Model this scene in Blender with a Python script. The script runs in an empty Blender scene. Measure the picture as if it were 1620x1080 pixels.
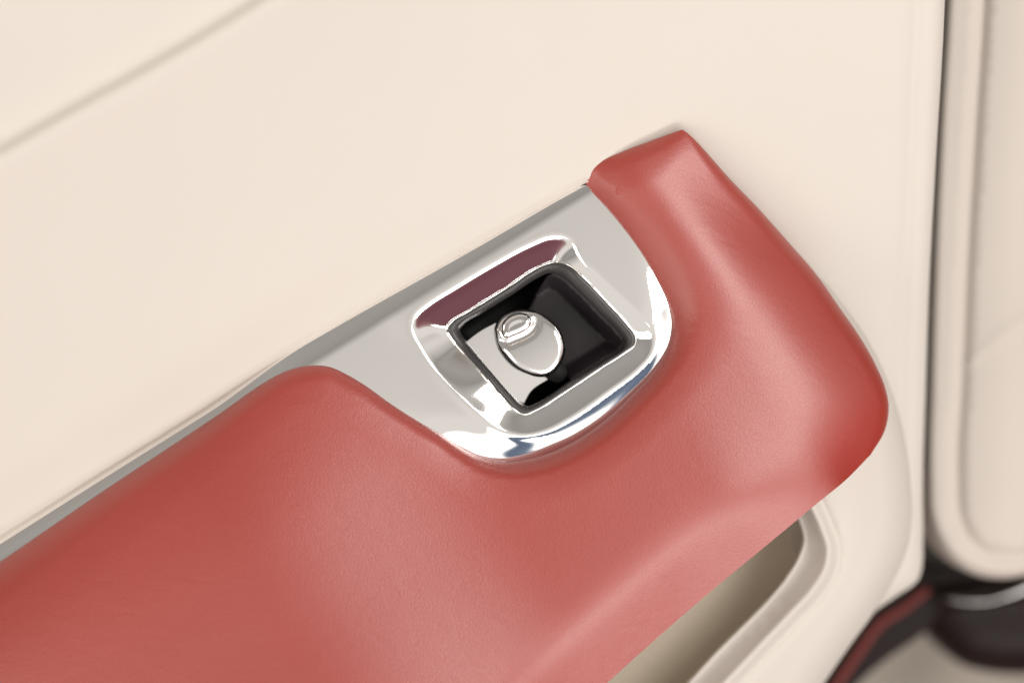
import bpy, math
import numpy as np
from mathutils import Vector, Matrix
from mathutils.geometry import delaunay_2d_cdt

# ------------------------------------------------------------------ camera, world, lights
S = bpy.context.scene
C = S.collection
PX = 0.0002            # metres per photo pixel on the plane through the switch
D = 0.60               # distance of the camera from that plane
TILT = math.radians(45)
UP = Vector((0, 0, 0.75))
F = Matrix.Translation(UP) @ Matrix.Rotation(TILT, 4, 'X')   # door frame -> world
FN = np.array(F)

cam = bpy.data.cameras.new('camera')
cam.sensor_width = 36
cam.lens = 36 * D / (1620 * PX)
cam.clip_start = 0.01
cam.clip_end = 50
cam.dof.use_dof = True
cam.dof.focus_distance = D
cam.dof.aperture_fstop = 3.0
co = bpy.data.objects.new('camera', cam)
C.objects.link(co)
co.matrix_world = F @ Matrix.Translation((0, 0, D))
S.camera = co

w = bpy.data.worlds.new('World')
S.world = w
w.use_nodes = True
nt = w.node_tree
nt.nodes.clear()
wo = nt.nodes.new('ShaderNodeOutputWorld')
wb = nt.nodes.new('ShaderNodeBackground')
# unseen surroundings shaped for the reflections: warm grey above, an added bright band with a dark streak low to the
# right, a burgundy zone below it; one colour ramp over the elevation about the door's length
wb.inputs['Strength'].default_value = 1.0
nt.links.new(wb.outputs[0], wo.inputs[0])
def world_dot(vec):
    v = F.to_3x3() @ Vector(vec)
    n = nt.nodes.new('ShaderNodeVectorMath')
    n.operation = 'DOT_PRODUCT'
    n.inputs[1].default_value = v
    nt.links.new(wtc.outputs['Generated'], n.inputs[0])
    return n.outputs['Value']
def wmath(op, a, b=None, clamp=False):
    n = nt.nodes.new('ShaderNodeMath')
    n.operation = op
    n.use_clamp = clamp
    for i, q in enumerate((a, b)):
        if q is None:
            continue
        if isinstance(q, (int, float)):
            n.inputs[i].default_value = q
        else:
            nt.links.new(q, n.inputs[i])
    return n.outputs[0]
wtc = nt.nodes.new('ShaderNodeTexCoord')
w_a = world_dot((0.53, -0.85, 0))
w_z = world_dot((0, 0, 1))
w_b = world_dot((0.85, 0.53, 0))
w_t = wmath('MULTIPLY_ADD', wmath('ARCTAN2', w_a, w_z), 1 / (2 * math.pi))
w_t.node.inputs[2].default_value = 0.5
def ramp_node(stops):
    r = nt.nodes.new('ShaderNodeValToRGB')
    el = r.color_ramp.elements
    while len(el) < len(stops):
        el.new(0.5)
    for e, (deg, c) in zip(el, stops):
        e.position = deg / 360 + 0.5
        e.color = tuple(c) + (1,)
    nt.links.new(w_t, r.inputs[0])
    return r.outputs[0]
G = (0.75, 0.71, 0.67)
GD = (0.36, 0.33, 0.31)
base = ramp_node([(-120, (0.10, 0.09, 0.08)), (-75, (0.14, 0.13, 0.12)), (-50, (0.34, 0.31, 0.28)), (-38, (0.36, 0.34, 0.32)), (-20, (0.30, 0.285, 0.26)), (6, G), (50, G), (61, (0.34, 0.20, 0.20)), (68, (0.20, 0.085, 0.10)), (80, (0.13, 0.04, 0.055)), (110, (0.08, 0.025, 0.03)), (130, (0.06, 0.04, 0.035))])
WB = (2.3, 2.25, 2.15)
bright_band = ramp_node([(-20, (0, 0, 0)), (17, (0, 0, 0)), (19, WB), (32, WB), (33, (0.10, 0.13, 0.19)), (40, (0.16, 0.20, 0.28)), (41, WB), (46, (3.6, 3.45, 3.3)), (59, (3.6, 3.45, 3.3)), (63, (0, 0, 0))])
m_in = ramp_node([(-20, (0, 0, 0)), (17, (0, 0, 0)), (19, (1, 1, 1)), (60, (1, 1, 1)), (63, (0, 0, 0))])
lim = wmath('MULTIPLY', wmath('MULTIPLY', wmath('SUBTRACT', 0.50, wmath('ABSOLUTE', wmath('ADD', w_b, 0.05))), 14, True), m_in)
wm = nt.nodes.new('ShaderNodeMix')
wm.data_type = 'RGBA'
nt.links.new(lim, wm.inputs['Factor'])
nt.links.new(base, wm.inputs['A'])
nt.links.new(bright_band, wm.inputs['B'])
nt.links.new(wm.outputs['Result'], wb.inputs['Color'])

def area(name, loc, target, sx, sy, power, col=(1, 1, 1)):
    l = bpy.data.lights.new(name, 'AREA')
    l.shape = 'RECTANGLE'
    l.size = sx
    l.size_y = sy
    l.energy = power
    l.color = col
    o = bpy.data.objects.new(name, l)
    C.objects.link(o)
    a = F @ Vector(loc)
    b = F @ Vector(target)
    o.location = a
    o.rotation_euler = (b - a).to_track_quat('-Z', 'Y').to_euler()
    return o

area('tongue_sheen_light', (0.66, 0.28, 1.10), (0.06, 0, 0), 0.62, 0.50, 9, (1, 0.96, 0.92))  # unseen light added for the sheen on the armrest tongue
area('panel_fill_light', (-0.85, -0.35, 0.85), (-0.1, 0.05, 0.03), 0.5, 0.5, 3.0, (1, 0.93, 0.82))  # unseen fill added to brighten the left of the cream panel

S.render.engine = 'CYCLES'
S.view_settings.view_transform = 'Standard'
S.view_settings.look = 'None'
S.view_settings.gamma = 1
S.view_settings.exposure = 0
S.view_settings.use_curve_mapping = False

area('front_band_light', (0.58, -0.74, 0.70), (0.04, -0.05, 0), 0.5, 0.2, 2.2, (1, 0.95, 0.90))  # unseen light added to make the armrest's front band paler
# ------------------------------------------------------------------ helpers
def P(px, py, z):
    """point of the door at depth z (towards the camera) behind photo position px, py"""
    px = np.asarray(px, float)
    py = np.asarray(py, float)
    z = np.asarray(z, float) + 0 * px
    k = PX * (D - z) / D
    return np.stack([(px - 810) * k, -(py - 540) * k, z], -1)

def W(p):
    p = np.asarray(p, float)
    return p @ FN[:3, :3].T + FN[:3, 3]

def spline(pts, closed=False, n=10, cols=None):
    """Catmull-Rom through pts (any number of columns); a point repeated is a corner"""
    a = np.array(pts, float)
    N = len(a)
    out = []
    rng = range(N) if closed else range(N - 1)
    for i in rng:
        p1 = a[i]
        p2 = a[(i + 1) % N]
        if np.allclose(p1[:2], p2[:2]):
            continue
        p0 = a[(i - 1) % N] if (closed or i > 0) else 2 * p1 - p2
        p3 = a[(i + 2) % N] if (closed or i < N - 2) else 2 * p2 - p1
        if np.allclose(p0[:2], p1[:2]):
            p0 = 2 * p1 - p2
        if np.allclose(p3[:2], p2[:2]):
            p3 = 2 * p2 - p1
        L = np.hypot(*(p2 - p1)[:2])
        m = max(2, int(L / n))
        # centripetal-like tangents
        d0 = max(np.hypot(*(p1 - p0)[:2]), 1e-6)
        d1 = max(L, 1e-6)
        d2 = max(np.hypot(*(p3 - p2)[:2]), 1e-6)
        t1 = ((p1 - p0) / d0 * d1 + (p2 - p1) / d1 * d0) / (d0 + d1) * d1
        t2 = ((p2 - p1) / d1 * d2 + (p3 - p2) / d2 * d1) / (d1 + d2) * d1
        for k in range(m):
            t = k / m
            h00 = 2 * t**3 - 3 * t**2 + 1
            h10 = t**3 - 2 * t**2 + t
            h01 = -2 * t**3 + 3 * t**2
            h11 = t**3 - t**2
            out.append(h00 * p1 + h10 * t1 + h01 * p2 + h11 * t2)
    if not closed:
        out.append(a[-1])
    return np.array(out)

def dist(x, y, line, closed=False):
    """distance of points to a polyline; extra columns of the line are interpolated too"""
    L = np.vstack([line, line[:1]]) if closed else line
    x = np.asarray(x, float)
    sh = x.shape
    x = x.ravel()
    y = np.asarray(y, float).ravel()
    best = np.full(x.shape, 1e9)
    ex = np.zeros((len(x), L.shape[1] - 2))
    for i in range(len(L) - 1):
        ax, ay = L[i, :2]
        bx, by = L[i + 1, :2]
        dx, dy = bx - ax, by - ay
        l2 = dx * dx + dy * dy
        if l2 < 1e-9:
            continue
        t = np.clip(((x - ax) * dx + (y - ay) * dy) / l2, 0, 1)
        dd = np.hypot(x - ax - t * dx, y - ay - t * dy)
        m = dd < best
        best[m] = dd[m]
        if ex.shape[1]:
            ex[m] = L[i, 2:] + t[m, None] * (L[i + 1, 2:] - L[i, 2:])
    if ex.shape[1]:
        return best.reshape(sh), [ex[:, k].reshape(sh) for k in range(ex.shape[1])]
    return best.reshape(sh)

def inside(x, y, poly):
    x = np.asarray(x, float)
    y = np.asarray(y, float)
    c = np.zeros(x.shape, bool)
    n = len(poly)
    for i in range(n):
        x1, y1 = poly[i, :2]
        x2, y2 = poly[(i + 1) % n, :2]
        if y1 == y2:
            continue
        m = ((y1 > y) != (y2 > y)) & (x < (x2 - x1) * (y - y1) / (y2 - y1) + x1)
        c ^= m
    return c

def sdist(x, y, poly):
    d = dist(x, y, poly[:, :2], True)
    return np.where(inside(x, y, poly), d, -d)

def sm(t):
    t = np.clip(t, 0, 1)
    return t * t * (3 - 2 * t)

def quart(u):
    """drop of a quarter round: 1 at u = 0, 0 for u >= 1"""
    u = np.clip(u, 0, 1)
    return 1 - np.sqrt(np.clip(1 - (1 - u)**2, 0, 1))

def softplus(x):
    return np.where(x > 30, x, np.log1p(np.exp(np.minimum(x, 30))))

def smoothed(f, x0, x1, y0, y1, step, sigma):
    """f sampled on a grid, blurred, and read back through a quadratic B-spline (no creases)"""
    gx = np.arange(x0, x1 + step, step)
    gy = np.arange(y0, y1 + step, step)
    X, Y = np.meshgrid(gx, gy)
    Z = f(X, Y)
    r = int(3 * sigma / step) + 1
    k = np.exp(-0.5 * (np.arange(-r, r + 1) * step / sigma)**2)
    k /= k.sum()
    Zp = np.pad(Z, r, mode='edge')
    Zp = sum(k[i] * Zp[i:i + Z.shape[0], :] for i in range(2 * r + 1))
    Z = sum(k[i] * Zp[:, i:i + Z.shape[1]] for i in range(2 * r + 1))
    def g(x, y):
        u = np.clip((np.asarray(x, float) - x0) / step, 1, len(gx) - 2.001)
        v = np.clip((np.asarray(y, float) - y0) / step, 1, len(gy) - 2.001)
        iu = np.floor(u + 0.5).astype(int)
        iv = np.floor(v + 0.5).astype(int)
        fu = u - iu
        fv = v - iv
        wu = (0.5 * (0.5 - fu)**2, 0.75 - fu**2, 0.5 * (0.5 + fu)**2)
        wv = (0.5 * (0.5 - fv)**2, 0.75 - fv**2, 0.5 * (0.5 + fv)**2)
        o = 0
        for a in range(3):
            for b in range(3):
                o = o + wu[a] * wv[b] * Z[np.clip(iv + b - 1, 0, len(gy) - 1), np.clip(iu + a - 1, 0, len(gx) - 1)]
        return o
    return g

def area2(poly):
    x, y = poly[:, 0], poly[:, 1]
    return 0.5 * np.sum(x * np.roll(y, -1) - y * np.roll(x, -1))

def offset_rows(poly, offs, inward):
    """points shifted along the outline's normals"""
    p = poly[:, :2]
    t = np.roll(p, -1, 0) - np.roll(p, 1, 0)
    t /= np.maximum(np.hypot(t[:, 0], t[:, 1]), 1e-9)[:, None]
    nrm = np.stack([-t[:, 1], t[:, 0]], -1)
    if area2(p) < 0:
        nrm = -nrm
    if not inward:
        nrm = -nrm
    return [p + nrm * o for o in offs], nrm

def link(name, me, mat, parent=None):
    o = bpy.data.objects.new(name, me)
    C.objects.link(o)
    if mat:
        me.materials.append(mat)
    if parent is not None:
        o.parent = parent
    return o

def origin(parent):
    v = Vector((0, 0, 0))
    while parent is not None:
        v += parent.location
        parent = parent.parent
    return np.array(v)

def mesh_obj(name, verts, faces, mat, parent=None, normals=None, smooth=True):
    me = bpy.data.meshes.new(name)
    v = W(verts) - origin(parent)
    me.from_pydata([tuple(q) for q in v], [], [tuple(int(i) for i in f) for f in faces])
    me.update()
    if smooth:
        me.polygons.foreach_set('use_smooth', [True] * len(me.polygons))
    if normals is not None:
        nw = np.asarray(normals) @ FN[:3, :3].T
        me.normals_split_custom_set_from_vertices([tuple(q) for q in nw])
    return link(name, me, mat, parent)

def field(name, outline, h, mat, parent=None, spacing=6, holes=(), offs=(1, 2.5, 5, 9), thick=0.003,
          hole_thick=None, edges=()):
    """a solid shell whose front follows h(px, py) inside an outline"""
    outline = outline[:, :2]
    loops = [outline] + [q[:, :2] for q in holes]
    lo = outline.min(0)
    hi = outline.max(0)
    gx = np.arange(lo[0], hi[0], spacing)
    gy = np.arange(lo[1], hi[1], spacing * 0.87)
    X, Y = np.meshgrid(gx, gy)
    X = X + (np.arange(len(gy)) % 2)[:, None] * spacing / 2
    g = np.stack([X.ravel(), Y.ravel()], -1)
    keep = inside(g[:, 0], g[:, 1], outline)
    for q in loops[1:]:
        keep &= ~inside(g[:, 0], g[:, 1], q)
    g = g[keep]
    clear = (offs[-1] if len(offs) else 0) + spacing * 0.6
    for q in loops:
        g = g[dist(g[:, 0], g[:, 1], q, True) > clear]
    pts = []
    cons = []
    norms = []
    base = 0
    for li, q in enumerate(loops):
        rows, nr = offset_rows(q, offs, li == 0)
        norms.append(-nr)
        n = len(q)
        pts.append(q)
        cons += [(base + i, base + (i + 1) % n) for i in range(n)]
        base += n
    nb = base
    for li, q in enumerate(loops):
        rows, nr = offset_rows(q, offs, li == 0)
        for o_, r in zip(offs, rows):
            ok = inside(r[:, 0], r[:, 1], outline)
            for qq in loops[1:]:
                ok &= ~inside(r[:, 0], r[:, 1], qq)
            for qq in loops:
                ok &= dist(r[:, 0], r[:, 1], qq, True) > o_ * 0.9
            pts.append(r[ok])
    if len(edges):
        g_ok = np.ones(len(g), bool)
        for e, eo in edges:
            for o_ in eo:
                if o_ == 0:
                    r = e[:, :2]
                else:
                    t = np.gradient(e[:, :2], axis=0)
                    t /= np.maximum(np.hypot(t[:, 0], t[:, 1]), 1e-9)[:, None]
                    r = e[:, :2] + np.stack([-t[:, 1], t[:, 0]], -1) * o_
                ok = inside(r[:, 0], r[:, 1], outline)
                for qq in loops[1:]:
                    ok &= ~inside(r[:, 0], r[:, 1], qq)
                for qq in loops:
                    ok &= dist(r[:, 0], r[:, 1], qq, True) > clear * 0.6
                pts.append(r[ok])
            g_ok &= dist(g[:, 0], g[:, 1], e[:, :2]) > max(abs(v) for v in eo) + spacing * .5
        g = g[g_ok]
    pts.append(g)
    A = np.vstack(pts)
    res = delaunay_2d_cdt([Vector(p) for p in A], cons, [], 0, 1e-4)
    v2 = np.array([tuple(p) for p in res[0]])
    orig = res[3]
    tri = np.array([f for f in res[2] if len(f) == 3])
    cen = v2[tri].mean(1)
    ok = inside(cen[:, 0], cen[:, 1], outline)
    for q in loops[1:]:
        ok &= ~inside(cen[:, 0], cen[:, 1], q)
    tri = tri[ok]
    x, y = v2[:, 0], v2[:, 1]
    e = 0.4
    z = h(x, y)
    V = P(x, y, z)
    du = P(x + e, y, h(x + e, y)) - P(x - e, y, h(x - e, y))
    dv = P(x, y + e, h(x, y + e)) - P(x, y - e, h(x, y - e))
    N = np.cross(dv, du)
    N /= np.linalg.norm(N, axis=1)[:, None]
    N[N[:, 2] < 0] *= -1
    # orient faces towards the camera (py points down)
    a = v2[tri]
    ar = (a[:, 1, 0] - a[:, 0, 0]) * (a[:, 2, 1] - a[:, 0, 1]) - (a[:, 2, 0] - a[:, 0, 0]) * (a[:, 1, 1] - a[:, 0, 1])
    tri[ar > 0] = tri[ar > 0][:, ::-1]
    # map boundary points to result vertices
    inv = {}
    for i, os_ in enumerate(orig):
        for o_ in os_:
            inv[o_] = i
    verts = [V]
    nors = [N]
    faces = [list(t) for t in tri]
    base_v = len(V)
    k = 0
    for li, q in enumerate(loops):
        th = thick if li == 0 else (hole_thick if hole_thick is not None else thick)
        n = len(q)
        ids = [inv[k + i] for i in range(n)]
        if th > 0:
            top = V[ids]
            zz = top[:, 2]
            nr = norms[li]
            bot = top.copy()
            bot[:, 2] -= th
            n3 = np.stack([nr[:, 0], -nr[:, 1], np.zeros(n)], -1)
            verts += [top, bot]
            nors += [n3, n3]
            ccw = area2(q) > 0
            if li > 0:
                ccw = not ccw
            for i in range(n):
                j = (i + 1) % n
                f = [base_v + i, base_v + j, base_v + n + j, base_v + n + i]
                faces.append(f if ccw else f[::-1])
            base_v += 2 * n
        k += n
    return mesh_obj(name, np.vstack(verts), faces, mat, parent, np.vstack(nors))

def loft(name, rings, mat, parent=None, cap_end=True, cap_start=False, closed=True):
    """rings: list of arrays (n, 3) in door space"""
    n = len(rings[0])
    V = np.vstack(rings)
    faces = []
    for r in range(len(rings) - 1):
        for i in range(n if closed else n - 1):
            j = (i + 1) % n
            faces.append((r * n + i, r * n + j, (r + 1) * n + j, (r + 1) * n + i))
    if cap_end:
        faces.append(tuple(range((len(rings) - 1) * n, len(rings) * n)))
    if cap_start:
        faces.append(tuple(range(n))[::-1])
    o = mesh_obj(name, V, faces, mat, parent)
    import bmesh
    bm = bmesh.new()
    bm.from_mesh(o.data)
    bmesh.ops.recalc_face_normals(bm, faces=bm.faces)
    bm.to_mesh(o.data)
    bm.free()
    return o

def tube(name, path, r, mat, parent=None, n=10, closed=False):
    path = np.asarray(path, float)
    t = np.gradient(path, axis=0)
    t /= np.linalg.norm(t, axis=1)[:, None]
    up = np.array([0, 0, 1.0])
    a = np.cross(t, up)
    a /= np.linalg.norm(a, axis=1)[:, None]
    b = np.cross(a, t)
    rings = []
    r = np.broadcast_to(r, (len(path),))
    ang = np.linspace(0, 2 * math.pi, n, endpoint=False)
    for i in range(len(path)):
        rings.append(path[i] + r[i] * (np.cos(ang)[:, None] * a[i] + np.sin(ang)[:, None] * b[i]))
    return loft(name, rings, mat, parent, cap_end=True, cap_start=True)

def empty(name, loc, label, cat, group=None):
    o = bpy.data.objects.new(name, None)
    o.empty_display_size = 0.05
    C.objects.link(o)
    o.location = Vector(W(np.array(loc)))
    o['label'] = label
    o['category'] = cat
    if group:
        o['group'] = group
    return o

# ------------------------------------------------------------------ materials
def new_mat(name):
    m = bpy.data.materials.new(name)
    m.use_nodes = True
    n = m.node_tree
    return m, n, n.nodes['Principled BSDF']

def leather(name, col, rough, grain=700, bump=0.12, vary=0.06, spec=0.5, sheen=0.0, wrinkle=0.0, coat=0.0):
    m, n, b = new_mat(name)
    tc = n.nodes.new('ShaderNodeTexCoord')
    vo = n.nodes.new('ShaderNodeTexVoronoi')
    vo.feature = 'DISTANCE_TO_EDGE'
    vo.inputs['Scale'].default_value = grain
    nz = n.nodes.new('ShaderNodeTexNoise')
    nz.inputs['Scale'].default_value = grain * 1.6
    nz.inputs['Detail'].default_value = 3
    big = n.nodes.new('ShaderNodeTexNoise')
    big.inputs['Scale'].default_value = 14
    big.inputs['Detail'].default_value = 3
    for q in (vo, nz, big):
        n.links.new(tc.outputs['Object'], q.inputs['Vector'])
    mp = n.nodes.new('ShaderNodeMapRange')
    mp.inputs['From Max'].default_value = 0.12
    n.links.new(vo.outputs['Distance'], mp.inputs['Value'])
    ad = n.nodes.new('ShaderNodeMath')
    ad.operation = 'MULTIPLY_ADD'
    ad.inputs[1].default_value = 0.5
    n.links.new(nz.outputs['Fac'], ad.inputs[0])
    n.links.new(mp.outputs['Result'], ad.inputs[2])
    last = ad.outputs[0]
    bp = n.nodes.new('ShaderNodeBump')
    bp.inputs['Strength'].default_value = bump
    bp.inputs['Distance'].default_value = 0.00025
    n.links.new(last, bp.inputs['Height'])
    if wrinkle > 0:
        wr = n.nodes.new('ShaderNodeTexNoise')
        wr.inputs['Scale'].default_value = 90
        wr.inputs['Detail'].default_value = 4
        wr.inputs['Distortion'].default_value = 0.6
        mpw = n.nodes.new('ShaderNodeMapping')
        mpw.inputs['Rotation'].default_value = (0.4, 0.2, 0.7)
        mpw.inputs['Scale'].default_value = (1.0, 2.4, 1.0)
        n.links.new(tc.outputs['Object'], mpw.inputs['Vector'])
        n.links.new(mpw.outputs[0], wr.inputs['Vector'])
        b2 = n.nodes.new('ShaderNodeBump')
        b2.inputs['Strength'].default_value = wrinkle
        b2.inputs['Distance'].default_value = 0.0006
        n.links.new(wr.outputs['Fac'], b2.inputs['Height'])
        n.links.new(bp.outputs[0], b2.inputs['Normal'])
        n.links.new(b2.outputs[0], b.inputs['Normal'])
    else:
        n.links.new(bp.outputs[0], b.inputs['Normal'])
    mx = n.nodes.new('ShaderNodeMix')
    mx.data_type = 'RGBA'
    mx.inputs['A'].default_value = tuple(c * (1 - vary) for c in col) + (1,)
    mx.inputs['B'].default_value = tuple(min(1, c * (1 + vary)) for c in col) + (1,)
    n.links.new(big.outputs['Fac'], mx.inputs['Factor'])
    n.links.new(mx.outputs['Result'], b.inputs['Base Color'])
    b.inputs['Roughness'].default_value = rough
    b.inputs['Specular IOR Level'].default_value = spec
    b.inputs['Sheen Weight'].default_value = sheen
    b.inputs['Sheen Roughness'].default_value = 0.5
    b.inputs['Coat Weight'].default_value = coat
    b.inputs['Coat Roughness'].default_value = 0.44
    return m

def metal(name, col, rough, smudge=0.0, bump=0.0):
    m, n, b = new_mat(name)
    b.inputs['Metallic'].default_value = 1
    b.inputs['Base Color'].default_value = col + (1,)
    b.inputs['Roughness'].default_value = rough
    tc = n.nodes.new('ShaderNodeTexCoord')
    nz = n.nodes.new('ShaderNodeTexNoise')
    nz.inputs['Scale'].default_value = 160
    nz.inputs['Detail'].default_value = 5
    n.links.new(tc.outputs['Object'], nz.inputs['Vector'])
    mr = n.nodes.new('ShaderNodeMapRange')
    mr.inputs['From Min'].default_value = 0.35
    mr.inputs['From Max'].default_value = 0.75
    mr.inputs['To Min'].default_value = rough
    mr.inputs['To Max'].default_value = rough + smudge
    n.links.new(nz.outputs['Fac'], mr.inputs['Value'])
    n.links.new(mr.outputs['Result'], b.inputs['Roughness'])
    return m

def plastic(name, col, rough, bump=0.0, spec=0.5):
    m, n, b = new_mat(name)
    b.inputs['Base Color'].default_value = col + (1,)
    b.inputs['Roughness'].default_value = rough
    b.inputs['Specular IOR Level'].default_value = spec
    tc = n.nodes.new('ShaderNodeTexCoord')
    nz = n.nodes.new('ShaderNodeTexNoise')
    nz.inputs['Scale'].default_value = 900
    n.links.new(tc.outputs['Object'], nz.inputs['Vector'])
    bp = n.nodes.new('ShaderNodeBump')
    bp.inputs['Strength'].default_value = bump
    bp.inputs['Distance'].default_value = 0.0002
    n.links.new(nz.outputs['Fac'], bp.inputs['Height'])
    n.links.new(bp.outputs[0], b.inputs['Normal'])
    return m

RED = leather('red_leather', (0.315, 0.0245, 0.0125), 0.43, grain=800, bump=0.11, vary=0.08, spec=1.0, wrinkle=0.20, coat=0.5)
CREAM = leather('cream_leather', (0.575, 0.532, 0.48), 0.55, grain=700, bump=0.05, vary=0.03)
CREAM2 = leather('cream_leather_pillar', (0.54, 0.485, 0.43), 0.55, grain=700, bump=0.05, vary=0.03)
POCKET = leather('pocket_lining', (0.55, 0.49, 0.40), 0.7, grain=600, bump=0.08, vary=0.05)
CHROME = metal('polished_chrome', (0.96, 0.945, 0.925), 0.035, 0.03)
BLACK = plastic('black_plastic', (0.045, 0.043, 0.043), 0.38, 0.05)
DARK = plastic('black_recess_plastic', (0.030, 0.023, 0.027), 0.45, 0.1)
CAVITY = plastic('black_cavity', (0.004, 0.004, 0.004), 0.7)
STAIN = plastic('burgundy_lacquer', (0.010, 0.004, 0.0035), 0.45, spec=0.18)
RUBBER = plastic('door_seal_rubber', (0.09, 0.08, 0.066), 0.7)

# ------------------------------------------------------------------ door frame of reference
def along(x, y):      # along the armrest, to the upper right
    return 0.85 * (x - 930) - 0.527 * (y - 290)
def across(x, y):     # away from the door panel, to the lower right
    return 0.527 * (x - 930) + 0.85 * (y - 290)

PANEL_SLOPE = 0.5
def panel_plane(x, y):
    return 0.0015 - across(x, y) * PX * PANEL_SLOPE - 0.004 * sm((along(x, y) - 0) / 200.)

def bezel_plane(x, y):
    v = across(x, y)
    return 0.0005 + 0 * x - 0.0022 * sm((20 - v) / 60) + 0.16 * PX * (v - 30) * sm((480 - x) / 170.)

# ------------------------------------------------------------------ car door
door = empty('car_door', P(700, 700, -0.12), 'cream leather car door with red leather armrest and chrome switch surround', 'car door')

# --- trim panel
low = spline([(-320, 1035), (-150, 935), (0, 846), (150, 752), (300, 659), (440, 568), (600, 474), (760, 384),
              (880, 314), (928, 289)], n=14)
p_out = np.vstack([low, spline([(928, 289), (928, 289), (1010, 330), (1080, 420), (1080, 420), (1130, 620), (1130, 620), (1230, 800), (1230, 800),
                                 (1300, 990), (1300, 990), (1345, 1000), (1385, 965), (1425, 938), (1452, 918), (1459, 895),
                                 (1460, 860), (1460, 760), (1464, 620), (1470, 450), (1480, 260), (1492, 60), (1497, -60), (1500, -340), (1500, -340)],
                                n=14)[1:],
                   np.array([[x, -340.] for x in range(1460, -330, -40)]), np.array([[-320., y] for y in range(-320, 1030, 40)])])
seam = spline([(-330, 395), (-160, 322), (0, 238), (120, 170), (240, 103), (330, 50), (410, 0), (620, -140), (860, -330)], n=16)
groove = spline([(1452, -330), (1450, 0), (1443, 150), (1440, 240), (1432, 420), (1425, 600), (1424, 760), (1420, 900)], n=16)
def h_panel(x, y):
    z = panel_plane(x, y)
    z = z + 0.0016 * np.sin(along(x, y) / 420.) 
    dl = dist(x, y, low)
    z = z - 0.0020 * quart(dl / 14.)
    # soft roll of the upholstery along its lower edge
    z = z - 0.0018 * (1 - sm(dl / 90.)) * sm((880 - x) / 500.)
    ds = dist(x, y, seam)
    sg = np.where(inside(x, y, np.vstack([seam, np.array([[-335., -335.]])])), -1, 1)
    z = z + 0.0052 * 0.5 * (1 + np.tanh(sg * ds / 12.)) * np.exp(-np.clip(sg * ds, 0, 1e9) / 260.)
    # above the seam the panel stands a little prouder
    side = across(x, y) + 0.0
    dg = dist(x, y, groove)
    z = z - 0.0006 * np.exp(-(dg / 9.)**2)
    # right-hand edge rolls into the gap
    de = dist(x, y, EDGE_R)
    z = z - 0.0035 * quart(de / 20.)
    return z
EDGE_R = spline([(1345, 1000), (1385, 965), (1425, 938), (1452, 918), (1459, 895),
                 (1460, 860), (1460, 760), (1464, 620), (1470, 450), (1480, 260), (1492, 60), (1497, -60), (1500, -340)], n=14)
field('trim_panel', p_out, h_panel, CREAM, door, spacing=14, offs=(1, 2.5, 5, 9, 14, 20), thick=0.006,
      edges=[(seam, (-12, -8, -4, 0, 4, 8, 12)), (groove, (-12, -8, -4, 0, 4, 8, 12))])

# --- satin strip and chrome switch surround
bez_edge = spline([(928, 293, 6, .3), (962, 326, 6, .3), (995, 366, 8, .3), (1022, 404, 14, .5), (1042, 440, 24, .8), (1058, 475, 38, .8), (1066, 505, 50, .8),
                   (1063, 542, 58, .8), (1043, 582, 60, .85), (1005, 625, 64, .9), (950, 675, 70, .95), (905, 705, 74, 1), (850, 727, 78, 1),
                   (800, 734, 80, .85), (762, 727, 78, .7), (728, 709, 62, .6), (698, 692, 42, .4), (672, 682, 24, .3), (640, 670, 20, .3)], n=6)
bez_out = np.vstack([bez_edge[:, :2],
                     spline([(640, 670), (620, 672), (585, 655), (500, 632), (447, 622), (400, 652), (300, 725), (150, 825), (0, 928), (-320, 1140), (-320, 1140), (-320, 1015), (-320, 1015)], n=8)[1:],
                     spline([(-320, 1015), (-150, 915), (0, 834), (150, 742), (300, 651), (437, 563), (470, 543), (600, 458), (760, 368), (880, 300), (928, 293)], n=8)[1:-1]])
well_out = spline([(706, 521), (712, 511), (740, 493), (800, 456), (858, 420), (878, 414), (898, 418), (925, 441), (960, 478), (992, 513), (1006, 534),
                   (1004, 545), (990, 556), (950, 582), (890, 622), (846, 649), (830, 655), (817, 650), (800, 634), (770, 600), (735, 560), (712, 532)], True, n=4)
lip = spline([(653, 517), (658, 500), (676, 484), (720, 456), (780, 420), (840, 388), (872, 376), (894, 377), (908, 386), (914, 400), (925, 417),
              (947, 438), (982, 472), (1014, 502), (1034, 526), (1032, 552), (1010, 582), (960, 620), (900, 662), (860, 682), (826, 688), (795, 682),
              (755, 652), (706, 604), (668, 552)], True, n=4)
def h_bezel_raw(x, y):
    z = 0 * x
    din = dist(x, y, well_out, True)
    din = np.where(inside(x, y, well_out), 0, din)
    dl = dist(x, y, lip, True)
    il = inside(x, y, lip)
    t = din / (din + dl + 1e-6)
    width = din + dl
    drop = np.minimum(np.clip(width * PX * 0.74, 0.0022, 0.0080), 0.0032 + 0.005 * sm((185 - across(x, y)) / 95.))
    s = 1 - t
    prof = np.where(il, s**0.9 * 0.92 + 0.08 * s * s, 0)
    z = z - drop * prof
    # raised bead along the lip
    sd = np.where(il, -dl, dl)
    z = z + 0.0001 * np.exp(-(sd / 4.)**2)
    # shallow valley beside the lower left side of the frame
    dd = np.where(il, 0, dl)
    lowleft = sm((y - 0.8 * (x - 700) - 540) / 60.) 
    z = z - 0.0003 * np.exp(-(dd / 34.)**2) * lowleft * sm(dd / 10.)
    return z
def h_rim_raw(x, y):
    d, (R, k) = dist(x, y, bez_edge)
    u = np.clip(d / R, 0, 1)
    d = np.where(inside(x, y, bez_out), u, 0)
    return -0.27 * k * R * PX * (1 - d)**2 * sm((x - 560) / 60.)
h_funnel = smoothed(h_bezel_raw, 420, 1090, 270, 750, 1.6, 4.0)
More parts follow.
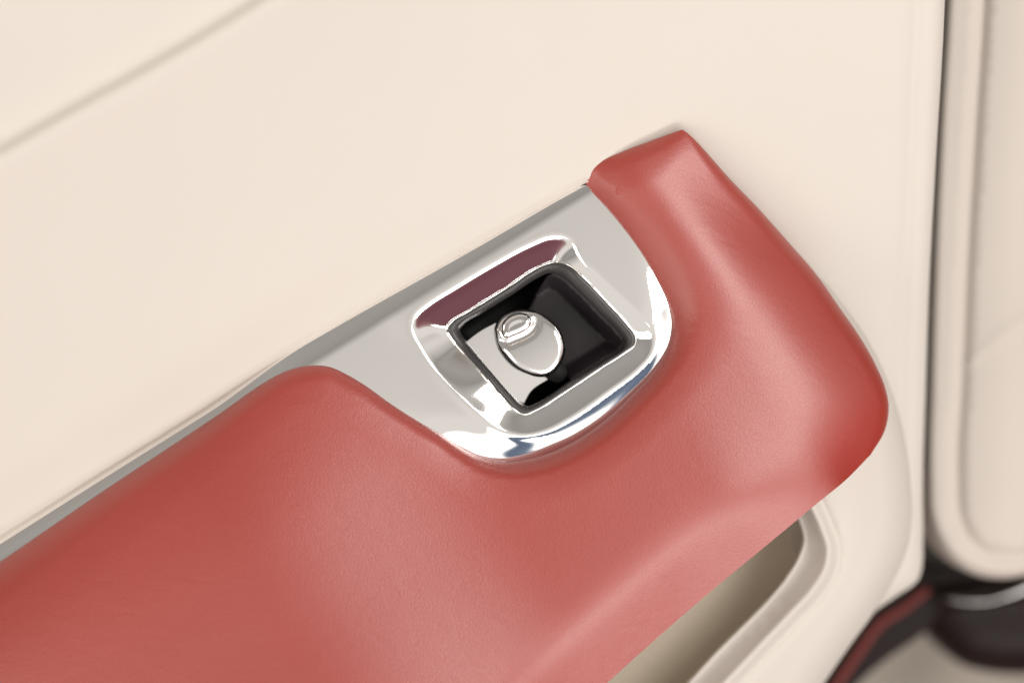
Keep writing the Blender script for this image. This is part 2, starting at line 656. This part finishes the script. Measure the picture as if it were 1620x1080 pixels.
h_rimd = smoothed(h_rim_raw, 400, 1110, 250, 770, 3, 11)
def h_rimb(x, y):
    return bezel_plane(x, y) + h_rimd(x, y)
def h_bezel(x, y):
    return h_rimb(x, y) + h_funnel(x, y)
bez = field('switch_surround', bez_out, h_bezel, CHROME, door, spacing=4.0, holes=[well_out], offs=(0.7, 1.6, 3.0), thick=0.006,
            hole_thick=0.002, edges=[(np.vstack([lip, lip[:1]]), (-4.5, -3, -1.5, 0, 1.5, 3, 4.5))])

# --- well: black frame, cup, sloped floor
fr_in = spline([(727, 522), (733, 514), (760, 497), (810, 466), (850, 440), (868, 432), (884, 436), (915, 461), (950, 497), (980, 528), (988, 540),
                (984, 550), (960, 566), (905, 600), (850, 636), (836, 642), (826, 639), (810, 624), (775, 585), (745, 548), (731, 530)], True, n=4)
def resample(p, n):
    q = np.vstack([p, p[:1]])
    s = np.r_[0, np.cumsum(np.hypot(*np.diff(q[:, :2], axis=0).T))]
    t = np.linspace(0, s[-1], n, endpoint=False)
    return np.stack([np.interp(t, s, q[:, k]) for k in range(q.shape[1])], -1)
def ring_between(a, b, t):
    return a * (1 - t) + b * t
# match the two outlines by angle
NR = 200
cx, cy = 857, 537
def by_angle(p, n=NR, c=(cx, cy)):
    q = resample(p, 2000)
    a = np.arctan2(q[:, 1] - c[1], q[:, 0] - c[0])
    o = np.argsort(a)
    a, q = a[o], q[o]
    t = np.linspace(-math.pi, math.pi, n, endpoint=False)
    return np.stack([np.interp(t, a, q[:, k], period=2 * math.pi) for k in (0, 1)], -1)
A = by_angle(well_out)
B = by_angle(fr_in)
def bezel_floor(p):   # depth of the surround at the well outline
    return h_bezel(p[:, 0], p[:, 1])
zA = bezel_floor(A)
rings = []
for t, dz in ((-0.10, -0.0012), (0.0, -0.0002), (0.12, 0.0003), (0.3, 0.00045), (0.55, 0.0001), (0.75, -0.0008), (0.92, -0.0020), (1.0, -0.0030), (1.0, -0.0042)):
    q = ring_between(A, B, t)
    rings.append(P(q[:, 0], q[:, 1], zA + dz))
loft('black_frame', rings, BLACK, bez, cap_end=False)
bead = resample(well_out, 260)  # thin ring added for a glint line round the frame, radius varied for sparkle
tube('glint_ring', P(bead[:, 0], bead[:, 1], h_bezel(bead[:, 0], bead[:, 1]) + 0.0001),
     0.00034 + 0.00012 * np.sin(np.arange(260) * 0.45) * np.sin(np.arange(260) * 0.17 + 1), CHROME, bez, n=10)
# cup walls down to the floor
zc = zA.min() - 0.004
Cc = B.mean(0)
rings = [P(B[:, 0], B[:, 1], zA - 0.0035)]
Bo = Cc + (B - Cc) * 1.01
rings.append(P(Bo[:, 0], Bo[:, 1], zc - 0.004))
Bi = Cc + (B - Cc) * 0.99
rings.append(P(Bi[:, 0], Bi[:, 1], zc - 0.026))
rings.append(P(Bi[:, 0] * 0.9 + Cc[0] * .1, Bi[:, 1] * 0.9 + Cc[1] * .1, zc - 0.028))
loft('well', rings, CAVITY, bez)
# sloped floor on the right of the cavity
ramp = spline([(866, 436), (866, 436), (850, 462), (836, 490), (836, 490), (862, 540), (893, 592), (893, 592), (906, 604), (906, 604), (960, 572), (990, 552), (996, 540), (985, 526), (950, 490),
               (915, 455), (886, 432), (866, 436)], False, n=5)[:-1]
def h_ramp(x, y):
    dd = dist(x, y, fr_in, True)
    ed = dist(x, y, spline([(866, 436), (850, 462), (836, 490), (862, 540), (893, 592), (906, 604)], n=5))
    return zc - 0.0125 + (x - 840) * 0.00002 + 0.007 * (1 - sm(dd / 26.)) - 0.0012 * quart(ed / 5.)
field('well_floor', ramp, h_ramp, DARK, bez, spacing=5, offs=(1, 2.5, 5), thick=0.010)

# --- switch: curved metal blade and the egg-shaped toggle on it
blade = spline([(728, 549), (728, 549), (760, 524), (790, 508), (790, 508), (850, 545), (866, 600), (866, 600), (842, 616), (822, 652), (822, 652),
                (772, 600), (728, 549)], False, n=5)[:-1]
def h_blade(x, y):
    v = (x - 800) * 0.6 + (y - 575) * 0.8
    return zc - 0.0035 - (v / 60.)**2 * 0.0002 - (x - 800) * 0.00001
field('switch_blade', blade, h_blade, CHROME, bez, spacing=5, offs=(0.8, 2), thick=0.0012)
kn = spline([(783, 517), (785.6, 510), (794, 499.3), (806, 492.6), (821.8, 489), (837.4, 489.6), (854.3, 494.4), (872.3, 505.3), (884.4, 518.5), (892, 534), (894.6, 552),
             (891.6, 566.7), (883, 582), (872.3, 592), (860, 596), (848, 595.6), (832.6, 590.8), (815.7, 582), (800, 566.7), (789, 550), (784, 533)], True, n=3)
pip = spline([(793, 521), (796, 509), (802, 502), (811, 497), (823, 494.5), (835, 498), (841.6, 506.5), (841, 514), (836, 521), (826.6, 527),
              (812, 533), (802, 536.5), (796, 533)], True, n=3)
KZ = zc + 0.0050
def knob_plane(x, y):
    return KZ + (x - 838) * 0.000012 + (y - 543) * 0.00001
def h_knob(x, y):
    d = dist(x, y, kn, True)
    d = np.where(inside(x, y, kn), d, 0)
    z = knob_plane(x, y) + 0.0006 * (1 - ((x - 838)**2 + (y - 543)**2) / 55.**2)
    z = z - 0.0022 * quart(d / 12.)
    # moat round the pip
    dp = sdist(x, y, pip)
    z = z - 0.0008 * np.exp(-((dp + 6) / 6.)**2) * sm((y + 0.5 * x - 915) / 25.)
    return z
field('toggle', kn, h_knob, CHROME, bez, spacing=3, offs=(0.5, 1.2, 2.2, 3.6, 5.5, 8), thick=0.0016)
def h_pip(x, y):
    d = dist(x, y, pip, True)
    d = np.where(inside(x, y, pip), d, 0)
    z = knob_plane(x, y) + 0.0020 + (x - 815) * 0.00001 - (y - 515) * 0.000002
    z = z - 0.0020 * quart(d / 13.) - 0.0003 * sm((d - 9) / 9.)
    return z
field('thumb_pip', pip, h_pip, CHROME, bez, spacing=2.5, offs=(0.5, 1.2, 2.2, 3.6, 5.5, 8), thick=0.0012)
stem = resample(spline([(845, 560), (868, 556), (886, 570), (897, 590), (884, 604), (862, 596), (846, 580)], True, n=3), 40)
loft('toggle_stem', [P(stem[:, 0], stem[:, 1], KZ - 0.0045), P(stem[:, 0] + 3, stem[:, 1] + 3, zc - 0.013)], CAVITY, bez, cap_start=True)

# --- red leather armrest
a_in = spline([(-330, 1110, 60, .6), (-150, 985, 60, .6), (0, 888, 60, .6), (80, 833, 50, .6), (160, 778, 40, .6), (260, 712, 34, .6), (350, 652, 30, .6), (410, 610, 28, .6),
               (435, 595, 28, .6), (460, 584, 28, .6), (490, 578, 28, .6), (520, 580, 28, .6), (548, 592, 28, .5), (575, 608, 26, .6), (620, 640, 24, .5), (662, 667, 24, .4), (697, 687, 24, -.1),
               (728, 706, 26, -.6), (762, 723, 28, -.8), (800, 730, 30, -.8), (849, 723, 32, -.8), (903, 701, 32, -.8), (947, 672, 32, -.8), (1002, 622, 32, -.8), (1039, 580, 34, -.8), (1059, 541, 42, -.8), (1062, 506, 52, -.8),
               (1054, 476, 58, -.8), (1038, 442, 58, -.6), (1018, 406, 54, -.4), (991, 368, 44, -.4), (958, 328, 34, -.4), (936, 304, 32, -.3), (926, 290, 32, -.2)], n=6)
a_top = spline([(926, 290, 24, 1), (933, 273, 24, 1), (948, 258, 26, .95), (985, 240, 26, .8), (1030, 223, 24, .55), (1060, 212, 18, .35), (1080, 205, 14, .2)], n=6)
a_right = spline([(1080, 205, 5, .3), (1088, 211, 10, .5), (1098, 220, 18, .8), (1114, 237, 30, 1), (1150, 278, 44, 1), (1200, 330, 48, 1), (1250, 386, 50, 1), (1290, 432, 52, 1), (1328, 486, 54, 1), (1360, 532, 54, 1), (1385, 576, 50, 1), (1401, 615, 42, 1),
                  (1406, 645, 38, .9), (1400, 680, 38, .6), (1378, 718, 36, .25)], n=6)
a_low = spline([(1378, 718), (1340, 757), (1290, 798), (1220, 856), (1130, 930), (1040, 1008), (960, 1080), (860, 1175), (700, 1330)], n=10)
arm_out = np.vstack([a_in[:, :2], a_top[1:, :2], a_right[1:, :2], a_low[1:, :2],
                     np.array([[x, 1330.] for x in range(660, -330, -40)] + [[-330., y] for y in range(1310, 1120, -30)])])
def h_plate(x, y):
    d, (R, k) = dist(x, y, bez_edge)
    zb = bezel_plane(x, y) - 0.27 * k * R * PX * (1 - np.clip(d / R, 0, 1))**2
    return h_rimb(x, y)
def h_arm_body(x, y):
    v = across(x, y)
    u = along(x, y)
    z = 0.0050 + 0.0120 * (1 - (1 - np.clip((v + 20) / 340., 0, 1))**2) * sm((-u - 380) / 420.)
    z = z + 0.0045 * sm((v - 230) / 380.) * sm((120 - u) / 200.)
    z = z - 0.007 * sm((u - 60) / 220.)
    d1 = dist(x, y, a_in[:, :2])
    ton = sm((u + 50) / 80.) * sm((400 - v) / 270.)
    z = z + 0.0035 * ton - 0.0042 * (1 - np.clip(d1 / 115., 0, 1))**2 * ton
    d3 = dist(x, y, a_right[:, :2])
    ins = inside(x, y, arm_out)
    d3 = np.where(ins | (d3 > 60), d3, -d3)
    z = z - 0.0105 * (1 - np.clip(d3 / 125., -0.25, 1))**2 * (0.12 + 0.88 * sm((y - 230) / 170.))
    d4 = dist(x, y, a_low)
    d4 = np.where(ins | (d4 > 90), d4, -d4)
    Wd = 20 + 82 * sm((1400 - x) / 330.)
    z = z - 0.56 * PX * 9 * softplus((Wd - d4) / 9.) * (0.25 + 0.75 * sm((1405 - x) / 190.))
    return z
h_fine = smoothed(h_arm_body, -360, 1440, 170, 1360, 5, 11)
h_soft = smoothed(h_arm_body, 900, 1440, 400, 1100, 8, 26)
def h_body(x, y):
    k = np.exp(-(((x - 1310) / 130.)**2 + ((y - 690) / 130.)**2)**1.5)
    return h_fine(x, y) * (1 - k) + h_soft(x, y) * k
h_rim = smoothed(h_plate, -360, 1100, 250, 1150, 4, 4)
def h_arm(x, y):
    z = h_body(x, y)
    d1, (R1, k1) = dist(x, y, a_in)
    z = z - np.maximum(z - (h_rim(x, y) + 0.001 * k1), 0.0005) * (0.75 * quart(d1 / R1) + 0.25 * (1 - np.clip(d1 / R1 / 2.5, 0, 1))**2)
    d2, (R2, k2) = dist(x, y, a_top)
    z = z - np.maximum(z - (panel_plane(x, y) + 0.0004), 0.0) * k2 * (0.5 * quart(d2 / R2) + 0.5 * (1 - np.clip(d2 / R2 / 2.6, 0, 1))**2)
    d3, (R3, k3) = dist(x, y, a_right)
    z = z - 0.45 * R3 * PX * 0.9 * k3 * quart(d3 / (0.45 * R3))
    return z
arm = field('armrest_pad', arm_out, h_arm, RED, door, spacing=7, offs=(0.6, 1.5, 3, 5, 8, 12, 17, 23), thick=0.016)

# --- cream door pull below the armrest, with its pocket
pull_out = np.vstack([spline([(1215, 430), (1262, 424), (1298, 441), (1336, 484), (1372, 535), (1400, 590), (1420, 645), (1434, 705), (1441, 760), (1443, 820), (1434, 872),
                              (1415, 915), (1385, 965), (1345, 1020), (1302, 1082), (1240, 1170), (1150, 1330)], n=10),
                      np.array([[1100., 1330], [1000, 1330], [900, 1330], [800, 1330], [780, 1250], [800, 1200], [800, 1100], [900, 1000], [1020, 870], [1130, 730], [1200, 650], [1220, 560], [1200, 470]])])
rim = spline([(1258, 740, 1), (1270, 770, 1), (1288, 806, 1), (1302, 838, 1), (1311, 866, 1), (1308, 895, 1), (1290, 928, 1), (1252, 970, 1), (1200, 1025, 1), (1146, 1082, 1), (1080, 1150, 1), (960, 1280, 1)], n=8)
pk = np.vstack([spline([(1225, 760), (1255, 800), (1268, 830), (1273, 852), (1266, 878), (1246, 912), (1215, 950), (1176, 990), (1130, 1036), (1088, 1082), (1020, 1150), (960, 1210)], n=8),
                np.array([[900., 1230], [860, 1200], [850, 1110], [950, 1010], [1050, 910], [1150, 800], [1190, 760]])])
pull_edge = pull_out[:int(len(pull_out) * 0.001) + 1]
pe = spline([(1215, 430), (1262, 424), (1298, 441), (1336, 484), (1372, 535), (1400, 590), (1420, 645), (1434, 705), (1441, 760), (1443, 820), (1434, 872),
             (1415, 915), (1385, 965), (1345, 1020), (1302, 1082), (1240, 1170), (1150, 1330)], n=10)
def h_pull(x, y):
    z = panel_plane(x, y) + 0.020 + 0.004 * sm((x - 1200) / 200.)
    z = z + across(x, y) * PX * 0.10
    d = dist(x, y, pe)
    z = z - 0.013 * quart(d / 46.) - 0.006 * (1 - sm(d / 120.))
    dr, _ = dist(x, y, rim)
    dp = dist(x, y, pk, True)
    inn = inside(x, y, pk)
    near = sm((1.0 - dr / 22.))
    t = np.clip(dp / (dp + dr + 1e-6), 0, 1)
    z = z + 0.0016 * np.exp(-(dr / 9.)**2) - 0.0012 * np.exp(-((dr - 16) / 7.)**2) * (RIM_SIDE(x, y) < 0)
    z = z - 0.007 * np.where(RIM_SIDE(x, y) > 0, sm(1 - t) , 0)
    return z
_rimpoly = np.vstack([rim[:, :2], np.array([[700., 1280], [700, 700]])])
def RIM_SIDE(x, y):
    return np.where(inside(x, y, _rimpoly), 1, -1)
pull = field('door_pull', pull_out, h_pull, CREAM, door, spacing=8, holes=[pk], offs=(1, 2.5, 5, 9), thick=0.022, hole_thick=0.004,
             edges=[(rim, (-20, -16, -12, -8, -4, 0, 4, 8, 12))])
pr = resample(pk, 160)
zp = h_pull(pr[:, 0], pr[:, 1])
pc = np.array([1150., 960])
loft('pocket', [P(pr[:, 0], pr[:, 1], zp - 0.003), P(pr[:, 0], pr[:, 1], zp - 0.024), P(pr[:, 0] * .96 + pc[0] * .04, pr[:, 1] * .96 + pc[1] * .04, zp - 0.034)],
     POCKET, pull)
# carpet-like lower trim of the door: red piping and burgundy band under the panel
band_out = spline([(1462, 918), (1462, 918), (1425, 948), (1388, 972), (1350, 1022), (1306, 1086), (1220, 1200), (1220, 1200), (1300, 1200), (1300, 1200),
                   (1350, 1090), (1400, 1044), (1452, 1008), (1475, 990), (1475, 990)], False, n=8)
red_e = spline([(1462, 918), (1425, 948), (1388, 972), (1350, 1022), (1306, 1086), (1220, 1200)], n=8)

# ------------------------------------------------------------------ things beside the door
def h_flat(z0, gx=0, gy=0):
    return lambda x, y: z0 + gx * (x - 1500) * PX + gy * (y - 900) * PX + 0 * x

trim = empty('sill_trim', P(1420, 1020, -0.14), 'dark burgundy sill trim with red upper edge below the cream door panel', 'sill trim')
field('sill_band', band_out, h_flat(-0.165), STAIN, trim, spacing=12, offs=(2, 6), thick=0.02)
SILLRED = leather('sill_red_leather', (0.15, 0.022, 0.018), 0.7, bump=0.06)
tube('red_edge', P(red_e[:, 0] + 6, red_e[:, 1] + 12, -0.164), 0.0020, SILLRED, trim, n=12)

# padded pillar trim
pil_edge = spline([(1502, -340), (1494, 0), (1482, 200), (1473, 400), (1467, 600), (1464, 760), (1467, 812), (1480, 852), (1502, 884), (1535, 906), (1580, 915), (1640, 906), (1760, 880)], n=10)
pil_out = np.vstack([pil_edge, np.array([[1760., y] for y in range(840, -340, -40)] + [[x, -340.] for x in range(1740, 1510, -40)])])
pipe = spline([(1562, -330), (1555, 0), (1542, 200), (1530, 400), (1521, 600), (1514, 760), (1518, 815), (1534, 852), (1560, 874), (1600, 880), (1680, 868), (1760, 850)], n=10)
diag = spline([(1524, 578), (1560, 550), (1600, 520), (1640, 492), (1760, 405)], n=10)
def h_pil(x, y):
    z = -0.060 - 0.050 * np.clip(y, -400, 1000) / 900.
    d = dist(x, y, pil_edge)
    z = z - 0.008 * quart(d / 16.)
    dp = dist(x, y, pipe)
    z = z - 0.0020 * np.exp(-(dp / 10.)**2)
    z = z + 0.003 * sm(d / 130.)
    dd = dist(x, y, diag)
    z = z + 0.0004 * np.exp(-(dd / 9.)**2)
    return z
pillar = empty('pillar_pad', P(1560, 900, -0.14), 'cream padded pillar trim with curved seam, right of the door gap', 'pillar trim')
field('pad', pil_out, h_pil, CREAM2, pillar, spacing=12, offs=(1, 2.5, 5, 9, 14, 20), thick=0.02,
      edges=[(pipe, (-12, -8, -4, 0, 4, 8, 12)), (diag, (-8, -4, 0, 4, 8))])

# burgundy lacquered console below the pillar pad with metal inlay
con_out = spline([(1460, 905), (1460, 905), (1500, 900), (1560, 905), (1640, 895), (1760, 860), (1760, 860), (1760, 1040), (1760, 1040), (1700, 1060), (1620, 1066), (1560, 1062), (1520, 1050),
                  (1488, 1024), (1468, 1000), (1468, 1000)], False, n=8)
con_low = spline([(1760, 1040), (1700, 1060), (1620, 1066), (1560, 1062), (1520, 1050), (1488, 1024), (1468, 1000)], n=8)
def h_con(x, y):
    d = dist(x, y, con_low)
    return -0.185 - 0.018 * quart(d / 70.) + 0.006 * np.exp(-((y - 940 + (x - 1540) * 0.15) / 14.)**2)
console = empty('sill_console', P(1560, 1050, -0.18), 'dark burgundy lacquered trim with thin metal inlay under the cream pad', 'lacquered trim')
field('lacquered_body', con_out, h_con, STAIN, console, spacing=10, offs=(1, 2.5, 5, 9), thick=0.02)
inl = spline([(1496, 946), (1530, 952), (1565, 951), (1600, 940), (1640, 922), (1700, 900)], n=8)
tube('metal_inlay', P(inl[:, 0], inl[:, 1], -0.1770), np.interp(inl[:, 0], [1496, 1580, 1640], [0.0001, 0.0004, 0.0014]), CHROME, console, n=10)

# rubber seal in the gap between door and pillar
seal = empty('door_seal', P(1470, 900, -0.17), 'black rubber seal in the gap beside the cream door panel', 'door seal')
g_out = spline([(1470, -340), (1470, -340), (1540, -340), (1540, -340), (1510, 400), (1500, 760), (1530, 870), (1600, 960), (1600, 960), (1520, 990), (1440, 960), (1440, 960), (1440, 700), (1450, 400)], True, n=12)
field('seal_strip', g_out, lambda x, y: -0.064 - 0.050 * np.clip(y, -400, 700) / 900. - 0.100 * sm((y - 700) / 160.), RUBBER, seal, spacing=20, offs=(3, 8), thick=0.01)

# cream carpeted floor under everything
def quad_field(name, x0, x1, y0, y1, z0, mat):
    o = np.array([[x, y0] for x in np.arange(x0, x1, 60)] + [[x1, y] for y in np.arange(y0, y1, 60)] + [[x, y1] for x in np.arange(x1, x0, -60)] + [[x0, y] for y in np.arange(y1, y0, -60)], float)
    return field(name, o, lambda x, y: z0 + 0.004 * np.sin(x / 47.) * np.sin(y / 61. + x / 90.), mat, None, spacing=24, offs=(4,), thick=0.02)
CARPET = leather('floor_carpet', (0.32, 0.28, 0.24), 0.9, grain=400, bump=0.5, vary=0.12)
fl = quad_field('floor', -900, 2500, -900, 2100, -0.30, CARPET)
fl['kind'] = 'structure'
